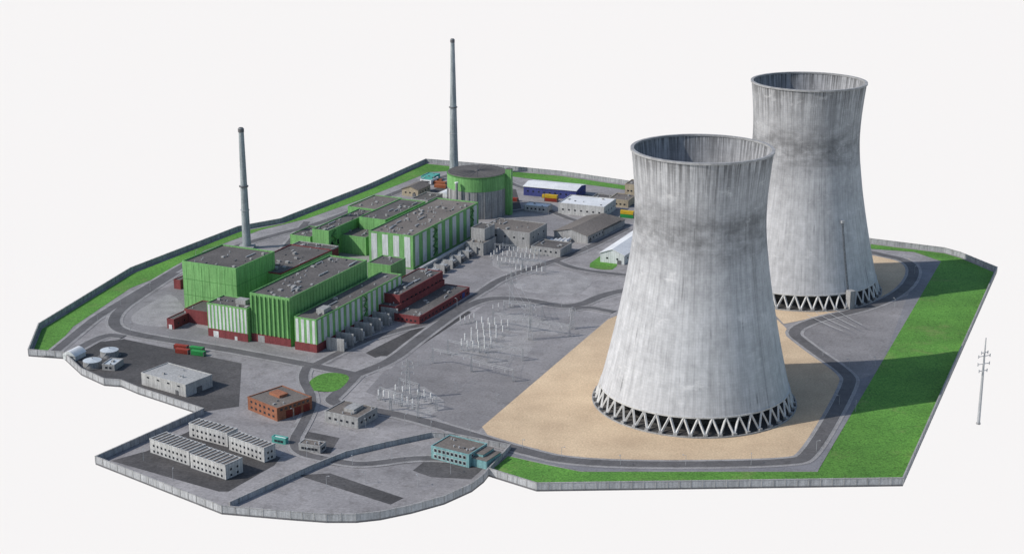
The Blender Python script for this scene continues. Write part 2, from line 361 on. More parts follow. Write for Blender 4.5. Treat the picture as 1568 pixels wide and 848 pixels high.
def tower(c, ladder=None, seed=0):
    e = link(bpy.data.objects.new('cooling_tower', None)); e.location = (*c, 0)
    n = 168; nz = 60; HT_ = 149.0; Z0 = 10.5
    def surf(name, off, inner=False):
        vs = []; fs = []
        for j in range(nz+1):
            z = Z0+(HT_-Z0)*j/nz; r = prof(z)-off
            for i in range(n+1):
                a = math.pi/2+2*math.pi*i/n
                vs.append((r*math.cos(a), r*math.sin(a), z))
        for j in range(nz):
            for i in range(n):
                k = j*(n+1)+i; f = (k, k+1, k+n+2, k+n+1)
                fs.append(f if not inner else f[::-1])
        me = bpy.data.meshes.new(name); me.from_pydata(vs, [], fs)
        ul = me.uv_layers.new(name='UVMap')
        for lp in me.loops:
            k = lp.vertex_index; ul.data[lp.index].uv = ((k % (n+1))/n+seed*1.0, (k//(n+1))/nz)
        me.polygons.foreach_set('use_smooth', [True]*len(me.polygons)); me.materials.append(TM)
        o = link(bpy.data.objects.new(name, me)); o.parent = e
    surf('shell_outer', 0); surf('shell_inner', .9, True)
    b = B('x')
    def ring(part, mat, ro, ri, z0, z1):
        vs = []
        for r, z in ((ro, z0), (ro, z1), (ri, z1), (ri, z0)):
            vs += [(r*math.cos(2*math.pi*i/n), r*math.sin(2*math.pi*i/n), z) for i in range(n)]
        fs = [(k*n+i, k*n+(i+1) % n, ((k+1) % 4)*n+(i+1) % n, ((k+1) % 4)*n+i) for k in range(4) for i in range(n)]
        b.add(part, mat, vs, fs)
    RIM = mk('tower_rim', (.36,.36,.36), (.24,.24,.24), .2, 1, .2)
    ring('top_rim', RIM, 40.1, 38.2, 148.6, 149.7)
    ring('lintel_ring', COLM, 55.0, 53.6, 9.9, 10.8)
    ring('basin_wall', GREY, 59.4, 58.8, 0, .9)
    b.cyl('basin', SOLE, (0, 0), 58.7, 58.7, .1, .5, 72)
    b.cyl('fill_packing', SOLE, (0, 0), 40, 40, .7, 12.5, 64)
    NV = 44
    for i in range(NV):
        a0 = 2*math.pi*i/NV; a1 = 2*math.pi*(i+.5)/NV; a2 = 2*math.pi*(i+1)/NV
        P0 = (57.4*math.cos(a0), 57.4*math.sin(a0), .6); P1 = (54.4*math.cos(a1), 54.4*math.sin(a1), 10.1); P2 = (57.4*math.cos(a2), 57.4*math.sin(a2), .6)
        b.beam('v_columns', COLM, P0, P1, 1.05); b.beam('v_columns', COLM, P2, P1, 1.05)
        d = Vector((math.cos(a0), math.sin(a0))); t = Vector((-d.y, d.x)); cc = d*57.7
        b.hexa('footings', GREY, [cc+d*1.2+t*1.1, cc+d*1.2-t*1.1, cc-d*1.1-t*1.1, cc-d*1.1+t*1.1], .0, 1.9)
    if ladder is not None:
        a = ladder; d = Vector((math.cos(a), math.sin(a))); t = Vector((-d.y, d.x))
        for sgn in (-.5, .5):
            pr = None
            for k in range(19):
                z = 11+k*2.6; q = d*(prof(z)+.5)+t*sgn; q = Vector((*q, z))
                if pr: b.beam('ladder', GREYD, pr, q, .22)
                pr = q
        for k in range(18):
            z = 11+k*2.6; q = d*(prof(z)+.5); b.beam('ladder', GREYD, (*(q-t*.6), z), (*(q+t*.6), z), .2)
        q = d*(prof(60)+.9); b.hexa('ladder_platform', STEEL, [q+d*.9+t*1.2, q+d*.9-t*1.2, q-d*.9-t*1.2, q-d*.9+t*1.2], 58, 59.6)
        q = d*57.5; b.hexa('access_shaft', GREY, [q+d*2.5+t*2.2, q+d*2.5-t*2.2, q-d*2.5-t*2.2, q-d*2.5+t*2.2], 0, 13)
    for part, (v, f, mt) in b.parts.items():
        me = bpy.data.meshes.new(part); me.from_pydata(v, [], f); me.materials.append(mt)
        o = link(bpy.data.objects.new(part, me)); o.parent = e
    return e
T1 = Vector((.3218*H, 2.599*H)); T2 = Vector((.626*H, 3.284*H))
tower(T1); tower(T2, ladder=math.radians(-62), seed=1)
# ------------------------------------------------------------ chimneys
def chimney(base, ytop, r0, r1, ringy):
    c = G(base); h = HT(base, ytop); b = B('chimney', c)
    m = mk('chimney_concrete', (.38,.42,.43), (.28,.32,.33), .12, 1, .25, streak=.35)
    n = 14
    for i in range(n):
        k0 = i/n; k1 = (i+1)/n
        b.cyl('shaft', m, c, r0+(r1-r0)*k0, r0+(r1-r0)*k1, h*k0, h*k1, 20, cap=False)
    b.cyl('shaft_cap', GREYD, c, r1*.8, r1*.8, h-.5, h+.3, 20)
    b.cyl('top_collar', GREYD, c, r1*1.25, r1*1.25, h-3.2, h-.6, 20, cap=True)
    zr = HT(base, ringy); rr = r0+(r1-r0)*zr/h
    b.cyl('gallery', GREYD, c, rr+1.0, rr+1.0, zr, zr+.8, 20)
    b.cyl('gallery_lower', STEEL, c, rr+.9, rr+.9, zr*.62, zr*.62+.5, 20)
    b.beam('ladder', STEEL, (c.x+r0+.1, c.y-1, 0), (c.x+r1+.1, c.y-.4, h-3), .4)
    b.hexa('plinth', GREY, [c+Vector(v) for v in ((-6,-6),(6,-6),(6,6),(-6,6))], 0, 2)
    b.done(('shaft',))
chimney((378,380), 196, 3.4, 1.9, 286); chimney((695,268), 60, 4.2, 1.7, 165)
# ------------------------------------------------------------ unit 1
z = HT((282,475), 402); F = FR((361,413),(277,402),(422,387), z, SITE); b = B('reactor_hall', F.p(F.a/2, F.b/2))
shell(b, F, 0, z, GREEN, ROOF, 1.0, gear=16)
for fc in 'LR':
    stripes(b, F, fc, 1, z-1, 7, GREEND, .03, .08, part='panel_joints')
for zz in (z*.33, z*.66):
    b.panel('panel_bands', GREEND, F, 'L', .1, F.a-.1, zz, zz+.3, .07); b.panel('panel_bands', GREEND, F, 'R', .1, F.b-.1, zz, zz+.3, .07)
b.done()
z = HT((446,531), 459); F = FR((443,459),(378,452),(570,401), z, SITE); A2 = F; b = B('turbine_hall', F.p(F.a/2, F.b/2))
shell(b, F, 0, z, GREEN, ROOF, 1.0, gear=44)
stripes(b, F, 'L', 5.5, z-.4, 9, GREEN, .16, .9, part='wall_ribs'); stripes(b, F, 'L', 5.6, z-.6, 9, GREEND, .1, .1, part='rib_gaps', ph=.05)
b.panel('red_plinth', RED, F, 'L', .02, F.a-.02, 0, 5.4, .3)
stripes(b, F, 'R', z*.6, z-1, 26, GREEND, .08, .1, part='panel_joints')
door(b, F, 'L', F.a*.75, 5, 4.6, GREY)
b.done()
z3 = HT((487,540), 491); F = FR((484,491),(448,487),(607,420), z3, SITE); b = B('switchgear_building', F.p(F.a/2, F.b/2))
shell(b, F, 0, z3, GREEN, ROOF, .7, trim=GREEN, gear=14)
stripes(b, F, 'R', 5.6, z3-.35, 16, WHITE, .52, .14); stripes(b, F, 'L', 5.6, z3-.35, 4, WHITE, .5, .14)
for fc, L_ in (('L', F.a), ('R', F.b)): b.panel('red_plinth', RED, F, fc, .02, L_-.02, 0, 5.4, .35)
stair(b, F, 'R', F.b*.52, 4, 1, z3, GREEND, 6)
b.bx('roof_penthouse', GREY, F, F.a*.15, F.a*.5, F.b*.12, F.b*.2, z3+.05, z3+3)
b.done(); F3 = F
for k in range(7):
    t0 = 8+k*(F3.b-30)/7; b = B('transformer', F3.p(-8, t0+3))
    b.bx('fire_wall', GREY, F3, -15, -2.0, t0, t0+.8, 0, 8.5); b.bx('plinth', GREY, F3, -13, -4, t0+1.5, t0+8, 0, .6)
    b.bx('tank', GREYD, F3, -11.5, -6, t0+2.4, t0+6.6, .6, 5); b.bx('cooler', STEEL, F3, -13, -11.8, t0+2.6, t0+6.4, 1, 4.6)
    for j in range(3): b.cyl('bushings', WHITEI, F3.p(-9, t0+3+j*1.4), .22, .12, 5, 7.5, 8)
    b.cyl('conservator', STEEL, F3.p(-6.5, t0+4.5), .8, .8, 5.01, 6.4, 12); b.done()
z4 = HT((318,512), 463); F = FR((378,474),(318,464),(405,462), z4, SITE); b = B('auxiliary_building', F.p(F.a/2, F.b/2))
shell(b, F, 0, z4, GREEN, ROOF, .7, trim=GREEN, gear=8)
stripes(b, F, 'L', 5.6, z4-.35, 11, WHITE, .52, .14); b.panel('red_plinth', RED, F, 'L', .02, F.a-.02, 0, 5.4, .35)
b.bx('roof_penthouse', GREY, F, F.a*.2, F.a*.45, F.b*.4, F.b*.7, z4+.05, z4+3)
door(b, F, 'L', F.a*.8, 4, 4.2, WHITE); door(b, F, 'L', F.a*.3, 2, 2.6, WHITE); b.done()
z = 6.5; F = FR((266,490),(256,488),(318,473), z, SITE); b = B('workshop_building', F.p(F.a/2, F.b/2)); shell(b, F, 0, z, RED, ROOF, .5, gear=3); door(b, F, 'L', F.a*.5, 2.4, 3, WHITE); windows(b, F, 'R', 4, (2.5,)); b.done()
z = 6.5; F = FR((276,430),(267,428),(300,418), z, SITE); b = B('workshop_building', F.p(F.a/2, F.b/2)); shell(b, F, 0, z, RED, ROOF, .5, gear=1); b.done()
F = FR((318,479),(283,473),(345,466), 9, SITE); b = B('workshop_building', F.p(F.a/2, F.b/2)); shell(b, F, 0, 9, RED, ROOF, .5, gear=3); b.done()
F = FR((430,420),(362,412),(520,385), 22, SITE); b = B('intermediate_building', F.p(F.a/2, F.b/2)); shell(b, F, 0, 22, GREEN, ROOF, .7, trim=RED, gear=26); b.done()
F = FR((490,391),(425,385),(520,378), 14, SITE); b = B('intermediate_building', F.p(F.a/2, F.b/2)); shell(b, F, 0, 14, RED, ROOF, .7, trim=GREY, gear=20); b.done()
z = 15; F = FR((612,453),(575,447),(683,417), z, SITE); b = B('service_building', F.p(F.a/2, F.b/2)); shell(b, F, 0, z, RED, ROOF, .6, gear=20); windows(b, F, 'R', 10, (9,), 2, 1.4); b.done()
z = 9; F = FR((606,471),(576,467),(690,430), z, SITE); b = B('service_building', F.p(F.a/2, F.b/2)); shell(b, F, 0, z, RED, ROOF, .6, gear=18); windows(b, F, 'R', 12, (3,), 2, 1.4); b.done()
z = HT((642,497), 486); F = FR((642,486),(604,480),(724,441), z, SITE); b = B('service_building', F.p(F.a/2, F.b/2)); shell(b, F, 0, z, RED, ROOF, .5, gear=14)
windows(b, F, 'R', 14, (1.5,), 1.8, 1.2); windows(b, F, 'L', 5, (1.5,)); b.panel('sign_panel', BLUE, F, 'R', F.b-12, F.b-8, .5, 4, .2); b.done()
F = FR((598,408),(565,402),(620,396), 20, SITE); b = B('stairwell_building', F.p(F.a/2, F.b/2)); shell(b, F, 0, 20, GREEN, ROOF, .7, gear=5); b.done()
# ------------------------------------------------------------ unit 2
z = HT((632,413), 363); F = FR((632,363),(562,356),(731,311), z, SITE+1); b = B('turbine_hall', F.p(F.a/2, F.b/2)); F5 = F
shell(b, F, 0, z, GREEN, ROOFB, .9, gear=70)
stripes(b, F, 'L', 1.5, z-.5, 4, WHITE, .52, .14); stripes(b, F, 'R', 1.5, z-.5, 9, WHITE, .5, .14)
stair(b, F, 'R', F.b*.28, 7, 3, z, GREEND, 6); stair(b, F, 'R', F.b*.86, 5, 3, z, GREEND, 6); b.done()
F = FR((503,355),(480,351),(590,325), 21, SITE); b = B('auxiliary_building', F.p(F.a/2, F.b/2)); shell(b, F, 0, 21, GREEN, ROOF, .8, gear=22)
stair(b, F, 'R', 4, 6, 1, 21, GREEND, 5); stripes(b, F, 'R', 8, 12, 8, GLASS, .3, .12, part='windows'); b.done()
F = FR((475,364),(444,360),(500,350), 12, SITE); b = B('auxiliary_building', F.p(F.a/2, F.b/2)); shell(b, F, 0, 12, GREEN, ROOF, .6, gear=6); door(b, F, 'L', F.a*.7, 3, 3.5, WHITE); door(b, F, 'L', F.a*.45, 2.5, 3, WHITE); b.done()
F = FR((560,365),(505,360),(680,318), 14, SITE); b = B('intermediate_building', F.p(F.a/2, F.b/2)); shell(b, F, 0, 14, GREEN, ROOF, .7, gear=30); b.done()
F = FR((590,338),(548,334),(655,310), 23, SITE); b = B('intermediate_building', F.p(F.a/2, F.b/2)); shell(b, F, 0, 23, GREEN, ROOF, .7, gear=16); b.done()
F = FR((575,322),(530,318),(632,306), 16, SITE); b = B('intermediate_building', F.p(F.a/2, F.b/2)); shell(b, F, 0, 16, GREEN, ROOFB, .7, gear=10); b.done()
F = FR((655,308),(630,305),(700,300), 16, SITE); b = B('pump_building', F.p(F.a/2, F.b/2)); shell(b, F, 0, 16, GREY, ROOF, .7, gear=6); b.done()
# reactor containment
cc = G((731,325)); zr = HT((731,325), 264); b = B('reactor_containment_building', cc); R = 25.3
b.cyl('concrete_drum', GREY, cc, R, R, 0, zr-11.5, 72); b.cyl('green_band', GREEN, cc, R+.25, R+.25, zr-11.51, zr, 72)
b.cyl('roof_rim', GREEND, cc, R+.6, R+.6, zr+.01, zr+.8, 72); b.cyl('roof', ROOF, cc, R-.2, R-.6, zr+.801, zr+1.3, 72)
b.cyl('roof_hub', GREYD, cc, 1.5, 1.2, zr+1.3, zr+2.4, 16)
for k in range(24):
    a = 2*math.pi*k/24; d = Vector((math.cos(a), math.sin(a))); p = cc+d*(R+.3)
    b.beam('vertical_ribs', GREY, (*p, 0), (*p, zr-11.7), .5)
    q = cc+d*3; b.beam('roof_ribs', GREYD, (*q, zr+1.4), (*(cc+d*(R-1)), zr+1.35), .3)
e = rot(-14); t = Vector((-e.y, e.x)); c2 = cc+e*(R+2.6)
b.hexa('stair_tower', GREEN, [c2+e*2.6+t*2.6, c2-e*2.6+t*2.6, c2-e*2.6-t*2.6, c2+e*2.6-t*2.6], 0, zr+4.5)
b.hexa('stair_tower_roof', ROOF, [c2+e*2.4+t*2.4, c2-e*2.4+t*2.4, c2-e*2.4-t*2.4, c2+e*2.4-t*2.4], zr+4.51, zr+4.8)
c3 = cc+rot(-125)*(R+4); b.cyl('vent_stack', GREY, c3, 1.3, 1.1, 0, zr-4, 16); b.cyl('vent_stack_cap', WHITEP, c3, 1.6, 1.6, zr-4, zr-3, 16)
b.done(())
def simple(name, near, left, right, z, wallm, roofm=ROOF, ang=SITE, gear=6, winL=None, winR=None, par=.6, fn=None, frame=None, trim=None):
    F = FR(near, left, right, z, ang); b = B(name, F.p(F.a/2, F.b/2)); shell(b, F, 0, z, wallm, roofm, par, gear=gear, trim=trim)
    if winL: windows(b, F, 'L', winL[0], winL[1], *(winL[2:] or (1.6, 1.3)), frame=frame)
    if winR: windows(b, F, 'R', winR[0], winR[1], *(winR[2:] or (1.6, 1.3)), frame=frame)
    if fn: fn(b, F)
    b.done(); return F
simple('pump_building', (811,358),(742,346),(830,342), 13, GREY, ROOFB, SITE, 14, (5,(8,)), (3,(8,)))
simple('pump_building', (740,374),(714,370),(757,363), 9, GREY, ROOFB, SITE, 5, (3,(4,)))
simple('pump_building', (858,383),(812,378),(874,372), 6, GREY, ROOF, SITE, 6, (5,(3,)), None)
simple('stairwell_building', (742,352),(722,349),(752,343), 18, GREY, ROOF, SITE, 3)
# ------------------------------------------------------------ rear buildings
def gable(name, near, left, right, z, rise, wallm, roofm, ang=SITE, along='R', win=None):
    F = FR(near, left, right, z, ang); b = B(name, F.p(F.a/2, F.b/2)); b.bx('walls', wallm, F, 0, F.a, 0, F.b, 0, z)
    o = .6
    if along == 'R':
        c = [F.p(-o, -o), F.p(F.a/2, -o), F.p(F.a+o, -o), F.p(-o, F.b+o), F.p(F.a/2, F.b+o), F.p(F.a+o, F.b+o)]
    else:
        c = [F.p(-o, -o), F.p(-o, F.b/2), F.p(-o, F.b+o), F.p(F.a+o, -o), F.p(F.a+o, F.b/2), F.p(F.a+o, F.b+o)]
    zs = [z, z+rise, z, z, z+rise, z]; vs = [(*p, h+.05) for p, h in zip(c, zs)]+[(*p, h+.4) for p, h in zip(c, zs)]
    b.add('roof', roofm, vs, [(6,7,10,9),(7,8,11,10),(0,1,4,3),(1,2,5,4),(0,1,7,6),(1,2,8,7),(3,4,10,9),(4,5,11,10),(0,3,9,6),(2,5,11,8)])
    ins = [F.p(.05,.05), F.p(F.a/2,.05), F.p(F.a-.05,.05)] if along == 'R' else [F.p(.05,.05), F.p(.05,F.b/2), F.p(.05,F.b-.05)]
    b.add('gable_wall', wallm, [(*ins[0], z), (*ins[1], z+rise), (*ins[2], z)], [(0,1,2)])
    if win:
        for fc, n in win: windows(b, F, fc, n, (z*.45,), 1.6, 1.3)
        door(b, F, win[0][0], 4, 3, min(3, z*.8))
    b.done(); return F
F = gable('warehouse', (882,293),(801,286),(904,284), 8, 2.2, BLUE, WHITEP, 68, 'L', (('L', 9), ('R', 3)))
simple('warehouse', (925,318),(857,310),(950,306), 9, BARR, WHITEP, 68, 6, (7,(3.5,)), (4,(3.5,)))
simple('office_building', (838,318),(803,314),(846,313), 4.5, BARR, WHITEP, 68, 3, (5,(1.7,)))
F = gable('workshop_building', (900,362),(845,356),(952,338), 6, 4, GREY, ROOFB, 60, 'R', (('R', 10),))
F = gable('workshop_building', (925,352),(880,346),(953,336), 5, 2, GREY, ROOFB, 60, 'R')
simple('office_building', (962,308),(935,303),(985,300), 6, TAN, ROOFB, 68, 3, (4,(2,)))
simple('gatehouse', (972,284),(958,282),(985,277), 12, TAN, ROOFB, 68, 2, (2,(6,)))
simple('garage', (930,306),(905,303),(945,300), 4, GREY, ROOF, 68, 3)
gable('storage_shed', (956,392),(920,387),(1015,358), 7, 4, WHITE, WHITEP, SITE, 'R', (('L', 2), ('R', 6)))
def barn(name, near, left, right, z, ang, wallm, rise):
    F = FR(near, left, right, z, ang); b = B(name, F.p(F.a/2, F.b/2)); b.bx('walls', wallm, F, 0, F.a, 0, F.b, 0, z)
    n = 12; vs = []
    for end in (-.4, F.b+.4):
        for i in range(n+1):
            k = i/n; s_ = -.4+(F.a+.8)*k
            vs.append((*F.p(s_, end), z+rise*math.sin(math.pi*k)+.05))
    b.add('roof', WHITEP, vs, [(i, i+1, n+2+i, n+1+i) for i in range(n)]); 
    b.add('end_walls', wallm, vs, [tuple(range(n+1)), tuple(range(n+1, 2*n+2))])
    door(b, F, 'L', F.a/2, min(5, F.a*.5), z*.9); b.done()
barn('storage_barn', (115,546),(97,543),(118,536), 3, 68, WHITE, 3)
barn('storage_barn', (690,303),(664,300),(702,290), 8, SITE, WHITE, 4)
gable('workshop_building', (640,292),(614,290),(656,283), 6, 3, TAN, ROOFB, 66, 'R', (('L', 3), ('R', 4)))
simple('office_building', (662,272),(645,270),(668,266), 5, CTEAL, CTEAL, 66, 2, (5,(2,)))
simple('office_building', (660,277),(644,275),(664,271), 4, WHITEP, CTEAL, 66, 1, (5,(2,)))
# ------------------------------------------------------------ shipping containers
def container(p, mat, ang=None, z=0, L_=12, name='shipping_container'):
    c = G(p) if isinstance(p, tuple) else p; a = rot(SITE+90 if ang is None else ang); F = Fr(c, a, Vector((a.y, -a.x)), L_, 3, z+3)
    b = B(name, F.p(L_/2, 1.5)); b.bx('body', mat, F, 0, L_, 0, 3, z+.15, z+3)
    n = 16
    for i in range(n): 
        u = .4+i*(L_-.8)/n; b.bx('corrugation', mat, F, u, u+.3, -.1, 3.1, z+.35, z+2.8)
    for u in (-.06, L_-.24): 
        for t_ in (-.13, 2.83): b.bx('corner_posts', GREYD, F, u, u+.3, t_, t_+.3, z+.0, z+3.06)
    b.bx('door_bars', STEEL, F, -.12, 0, .8, .95, z+.4, z+2.8); b.bx('door_bars', STEEL, F, -.12, 0, 2, 2.15, z+.4, z+2.8); b.done()
for p, m in (((288,543),CRED),((312,546),CGREEN),((286,537),CRED),((310,540),CGREEN)): container(p, m, 160, L_=9.6)
for p, m, zz in (((853,310),CRED,0),((849,305),CYEL,0),((853,310),CYEL,3.1),((970,335),CGREEN,0),((974,330),CGREEN,0),((970,335),CYEL,3.1),((682,284),CORG,0),((683,289),CORG,0),((676,280),CORG,0),((792,309),CRED,0)): container(p, m, 158, zz)
# ------------------------------------------------------------ front left buildings
def d1(b, F):
    windows(b, F, 'L', 4, (5.3,), 2, .9); door(b, F, 'L', F.a*.2, 2, 2.8); door(b, F, 'R', F.b*.5, 4, 3.6, GREY); b.cyl('roof_vent', STEEL, F.p(F.a*.3, F.b*.4), .6, .6, F.z, F.z+1.6, 10)
z = HT((285,608), 590); simple('storage_warehouse', (284,590),(216,571),(325,574), z, mk('white_plaster',(.50,.50,.485),(.40,.40,.39),.08,1,.2,streak=.25), mk('roof_light',(.45,.45,.44),(.34,.34,.33),.06,1,.3,big=.15), None, 3, None, None, .5, d1)
def d2(b, F):
    for k in range(3): b.panel('garage_doors', DOORR, F, 'R', F.b*.25+k*F.b*.25, F.b*.25+k*F.b*.25+F.b*.17, .1, 4.6, .2)
    b.bx('roof_lantern', BRICK, F, F.a*.45, F.a*.8, F.b*.45, F.b*.7, F.z, F.z+1.6)
z = HT((424,645), 626); simple('brick_workshop', (424,626),(379,608),(467,604), z, BRICK, ROOFB, None, 5, (6,(1.6,5.0)), (7,(5.6,)), .5, d2)
z = 6; F = simple('office_building', (548,641),(497,630),(583,625), z, GREY, ROOFB, None, 6, (5,(2.2,)), (4,(2.2,)), .5, lambda b, F: b.bx('roof_storey', GREY, F, F.a*.3, F.a*.6, F.b*.3, F.b*.8, F.z, F.z+2))
simple('gatehouse', (490,684),(457,679),(501,677), 4, GREY, ROOFB, None, 4, (5,(1.4,)), (2,(1.4,)), .4)
z = HT((720,716), 697)
def d6(b, F):
    b.bx('annex', TEAL, F, -9, 0-.01, 3, F.b-1, 0, 4.6); b.bx('annex_roof', ROOFB, F, -9.2, -.02, 2.8, F.b-.8, 4.61, 4.9)
    b.bx('annex_upper', TEAL, F, -5, -.02, 6, F.b-1.5, 4.91, 6.2)
    b.bx('annex_upper_roof', ROOFB, F, -5.1, -.03, 5.9, F.b-1.4, 6.21, 6.4)
simple('administration_building', (718,697),(660,683),(740,678), z, TEAL, ROOFB, None, 8, (8,(1.2,4.6),1.6,1.6), (4,(5.3,),1.5,1.2), .5, d6, frame=WHITE)
def barr(name, near, left, right, z):
    F = FR(near, left, right, z); b = B(name, F.p(F.a/2, F.b/2)); b.bx('walls', BARR, F, 0, F.a, 0, F.b, 0, z); b.bx('plinth', GREYD, F, -.1, F.a+.1, -.1, F.b+.1, 0, .4)
    b.bx('roof', ROOFB, F, .2, F.a-.2, .2, F.b-.2, z+.001, z+.15); n = int(F.a/2.9)
    for i in range(n+1):
        u = i*(F.a-.7)/n; b.bx('roof_ribs', BARR, F, u, u+.6, -.15, F.b+.15, z+.16, z+.6)
    b.bx('eaves', BARR, F, -.05, F.a+.05, -.12, .5, z-.2, z+.3); b.bx('eaves', BARR, F, -.05, F.a+.05, F.b-.5, F.b+.12, z-.2, z+.3)
    windows(b, F, 'L', int(F.a/3.2), (1.2, 4.4), 1.2, 1.2); windows(b, F, 'R', 2, (1.2, 4.4), 1.2, 1.2); b.done()
zb = HT((345,735), 713)
barr('accommodation_block', (345,713),(291,695),(376,703), zb); barr('accommodation_block', (289,692),(229,672),(318,682), zb)
barr('accommodation_block', (404,687),(350,668),(422,680), zb); barr('accommodation_block', (348,664),(289,648),(362,656), zb)
simple('bus_shelter', (437,673),(416,669),(441,670), 3, CTEAL, WHITEP, None, 0, (3,(.8,)))
def tank(p, r, h):
    c = G(p); b = B('storage_tank', c); b.cyl('wall', GREY, c, r, r, 0, h, 32); b.cyl('rim', STEEL, c, r+.2, r+.2, h, h+.25, 32); b.cyl('cone_roof', TANKM, c, r, .3, h+.26, h+1.3, 32)
    b.cyl('vent', STEEL, c, .35, .35, h+1.2, h+2, 10); b.beam('ladder', STEEL, (c.x-r*.7, c.y-r*.75, 0), (c.x-r*.1, c.y-r-.3, h), .4); b.cyl('bund', GREYD, c, r+1.6, r+1.6, 0, .4, 32); b.done()
tank((142,561),5.6,4.0); tank((168,545),5.6,4.0)
simple('pump_shed', (175,560),(158,557),(189,550), 3.4, GREY, TANKM, None, 2, (2,(1.2,)))
# ------------------------------------------------------------ switchyard
def lattice(b, c, h, w0, w1, n=6, t=.15, part='lattice'):
    c = Vector(c); 
    def cn(k):
        w = (w0+(w1-w0)*k)/2; return [(c.x+x*w, c.y+y*w, h*k) for x, y in ((-1,-1),(1,-1),(1,1),(-1,1))]
    for i in range(n):
        A = cn(i/n); C = cn((i+1)/n)
        for j in range(4):
            b.beam(part, STEEL, A[j], C[j], t); b.beam(part, STEEL, A[j], C[(j+1) % 4], t*.6); b.beam(part, STEEL, C[j], C[(j+1) % 4], t*.6)
def gantry(p, q, h=14, name='switchyard_gantry'):
    p = G(p); q = G(q); b = B(name, (p+q)/2); lattice(b, p, h, 1.3, .7, 6); lattice(b, q, h, 1.3, .7, 6)
    for dz in (0, -1.1): b.beam('cross_beam', STEEL, (*p, h+dz), (*q, h+dz), .17)
    n = 10
    for i in range(n):
        a = p.lerp(q, i/n); c = p.lerp(q, (i+1)/n); b.beam('cross_beam', STEEL, (*a, h-1.1), (*c, h), .1)
    for k in (.2, .5, .8):
        a = p.lerp(q, k); b.beam('insulator_strings', WHITEI, (*a, h-1.4), (*a, h-3.2), .25)
    b.done(); return p, q
def pylon(p, ytop):
    c = G(p); h = HT(p, ytop); b = B('transmission_pylon', c); lattice(b, c, h, 3.4, .7, 9, .18)
    for k in (.68, .82, .94):
        for sx in (-1, 1):
            e = (c.x+sx*h*.18*(1.15-k*.5), c.y, h*k); b.beam('arms', STEEL, (c.x, c.y, h*k+.5), e, .17); b.beam('arms', STEEL, (c.x, c.y, h*k-1), e, .12); b.beam('insulators', WHITEI, e, (e[0], e[1], e[2]-1.6), .25)
    b.done(); return c, h
def posts(name, rows, h0=3, h1=7, rr=.32):
    b = B(name, G(rows[0][0]))
    for p, q, n in rows:
        P = G(p); Q = G(q)
        for i in range(n):
            c = P.lerp(Q, i/max(1, n-1)); h = h1*rnd.uniform(.9, 1.1)
            b.beam('supports', STEEL, (*c, 0), (*c, h0), .35); b.cyl('insulators', WHITEI, c, rr, rr*.8, h0, h, 8)
            b.hexa('footings', GREY, [c+Vector(v) for v in ((-.8,-.8),(.8,-.8),(.8,.8),(-.8,.8))], 0, .4)
            for k in range(4): b.cyl('sheds', WHITEI, c, rr*1.5, rr*1.5, h0+(h-h0)*(k+.4)/4, h0+(h-h0)*(k+.4)/4+.12, 8)
    b.done()
wires = B('overhead_power_lines')
def sag(p, q, s=1.5, w=.09):
    p = Vector(p); q = Vector(q); pr = p
    for i in range(1, 9):
        k = i/8; c = p.lerp(q, k)-Vector((0, 0, 4*s*k*(1-k))); wires.beam('wires', STEEL, pr, c, w); pr = c
gs = []
for a, c in (((583,612),(612,622)),((612,598),(642,607)),((640,620),(668,628)),((598,628),(640,640)),
             ((663,556),(722,569)),((686,543),(748,555)),((722,569),(786,584)),((735,540),(800,552)),
             ((755,497),(812,507)),((772,482),(830,490)),((812,507),(872,515)),
             ((765,410),(800,414)),((785,398),(825,402)),((758,392),(790,395)),((800,414),(835,418))):
    gs.append(gantry(a, c, rnd.choice([8,9,10])))
for i, j in ((0,1),(4,5),(5,7),(6,7),(8,9),(8,10),(11,12),(12,13),(3,2)):
    for k in (.2, .5, .8):
        a = gs[i][0].lerp(gs[i][1], k); c = gs[j][0].lerp(gs[j][1], k); sag((*a, 8), (*c, 8))
posts('insulator_posts', [((707,536),(742,541),5),((712,528),(752,533),5),((722,519),(760,524),5),((730,510),(770,515),5),((738,502),(778,506),5)], 3.2, 7.6, .36)
posts('insulator_posts', [((580,612),(604,618),4),((606,604),(628,610),3),((616,622),(632,626),3),((640,612),(660,617),3)], 3, 7, .36)
posts('insulator_posts', [((705,497),(726,492),4),((755,478),(780,470),4)], 2.6, 5.6, .26)
posts('insulator_posts', [((762,404),(800,409),7),((770,396),(818,401),8),((780,389),(826,393),8),((752,398),(770,384),5),((790,418),(830,421),6)], 2.6, 6.2, .34)
P1 = pylon((625,610), 550); P3 = pylon((812,520), 462); P4 = pylon((876,503), 470)
P5 = pylon((783,470), 415)
for dx in (-4, 0, 4):
    sag((P1[0].x+dx, P1[0].y, P1[1]*.8), (P3[0].x+dx, P3[0].y, P3[1]*.8), 5); sag((P3[0].x+dx, P3[0].y, P3[1]*.8), (P5[0].x+dx, P5[0].y, P5[1]*.8), 3)
    sag((P3[0].x+dx, P3[0].y, P3[1]*.8), (P4[0].x+dx, P4[0].y, P4[1]*.8), 3)
for k in range(4):
    a = G((1235+k*14, 490-k*3)); c = G((1290+k*10, 515-k*3)); sag((*a, 4), (*c, 4), .5, .2)
wires.done()
for k in range(6):
    t0 = -14+k*14; b = B('transformer', F5.p(-22, t0)); b.bx('fire_wall', GREY, F5, -26, -17, t0, t0+.9, 0, 6.5)
    b.bx('plinth', GREY, F5, -27, -17, t0+2, t0+10, 0, .6); b.bx('tank', STEEL, F5, -25, -19, t0+3, t0+8.5, .6, 5.2); b.bx('cooler', GREYD, F5, -26.8, -25.3, t0+3.2, t0+8.2, 1, 4.6)
    for j in range(3): b.cyl('bushings', WHITEI, F5.p(-22, t0+4+j*1.8), .3, .15, 5.2, 8, 8)
    b.done()
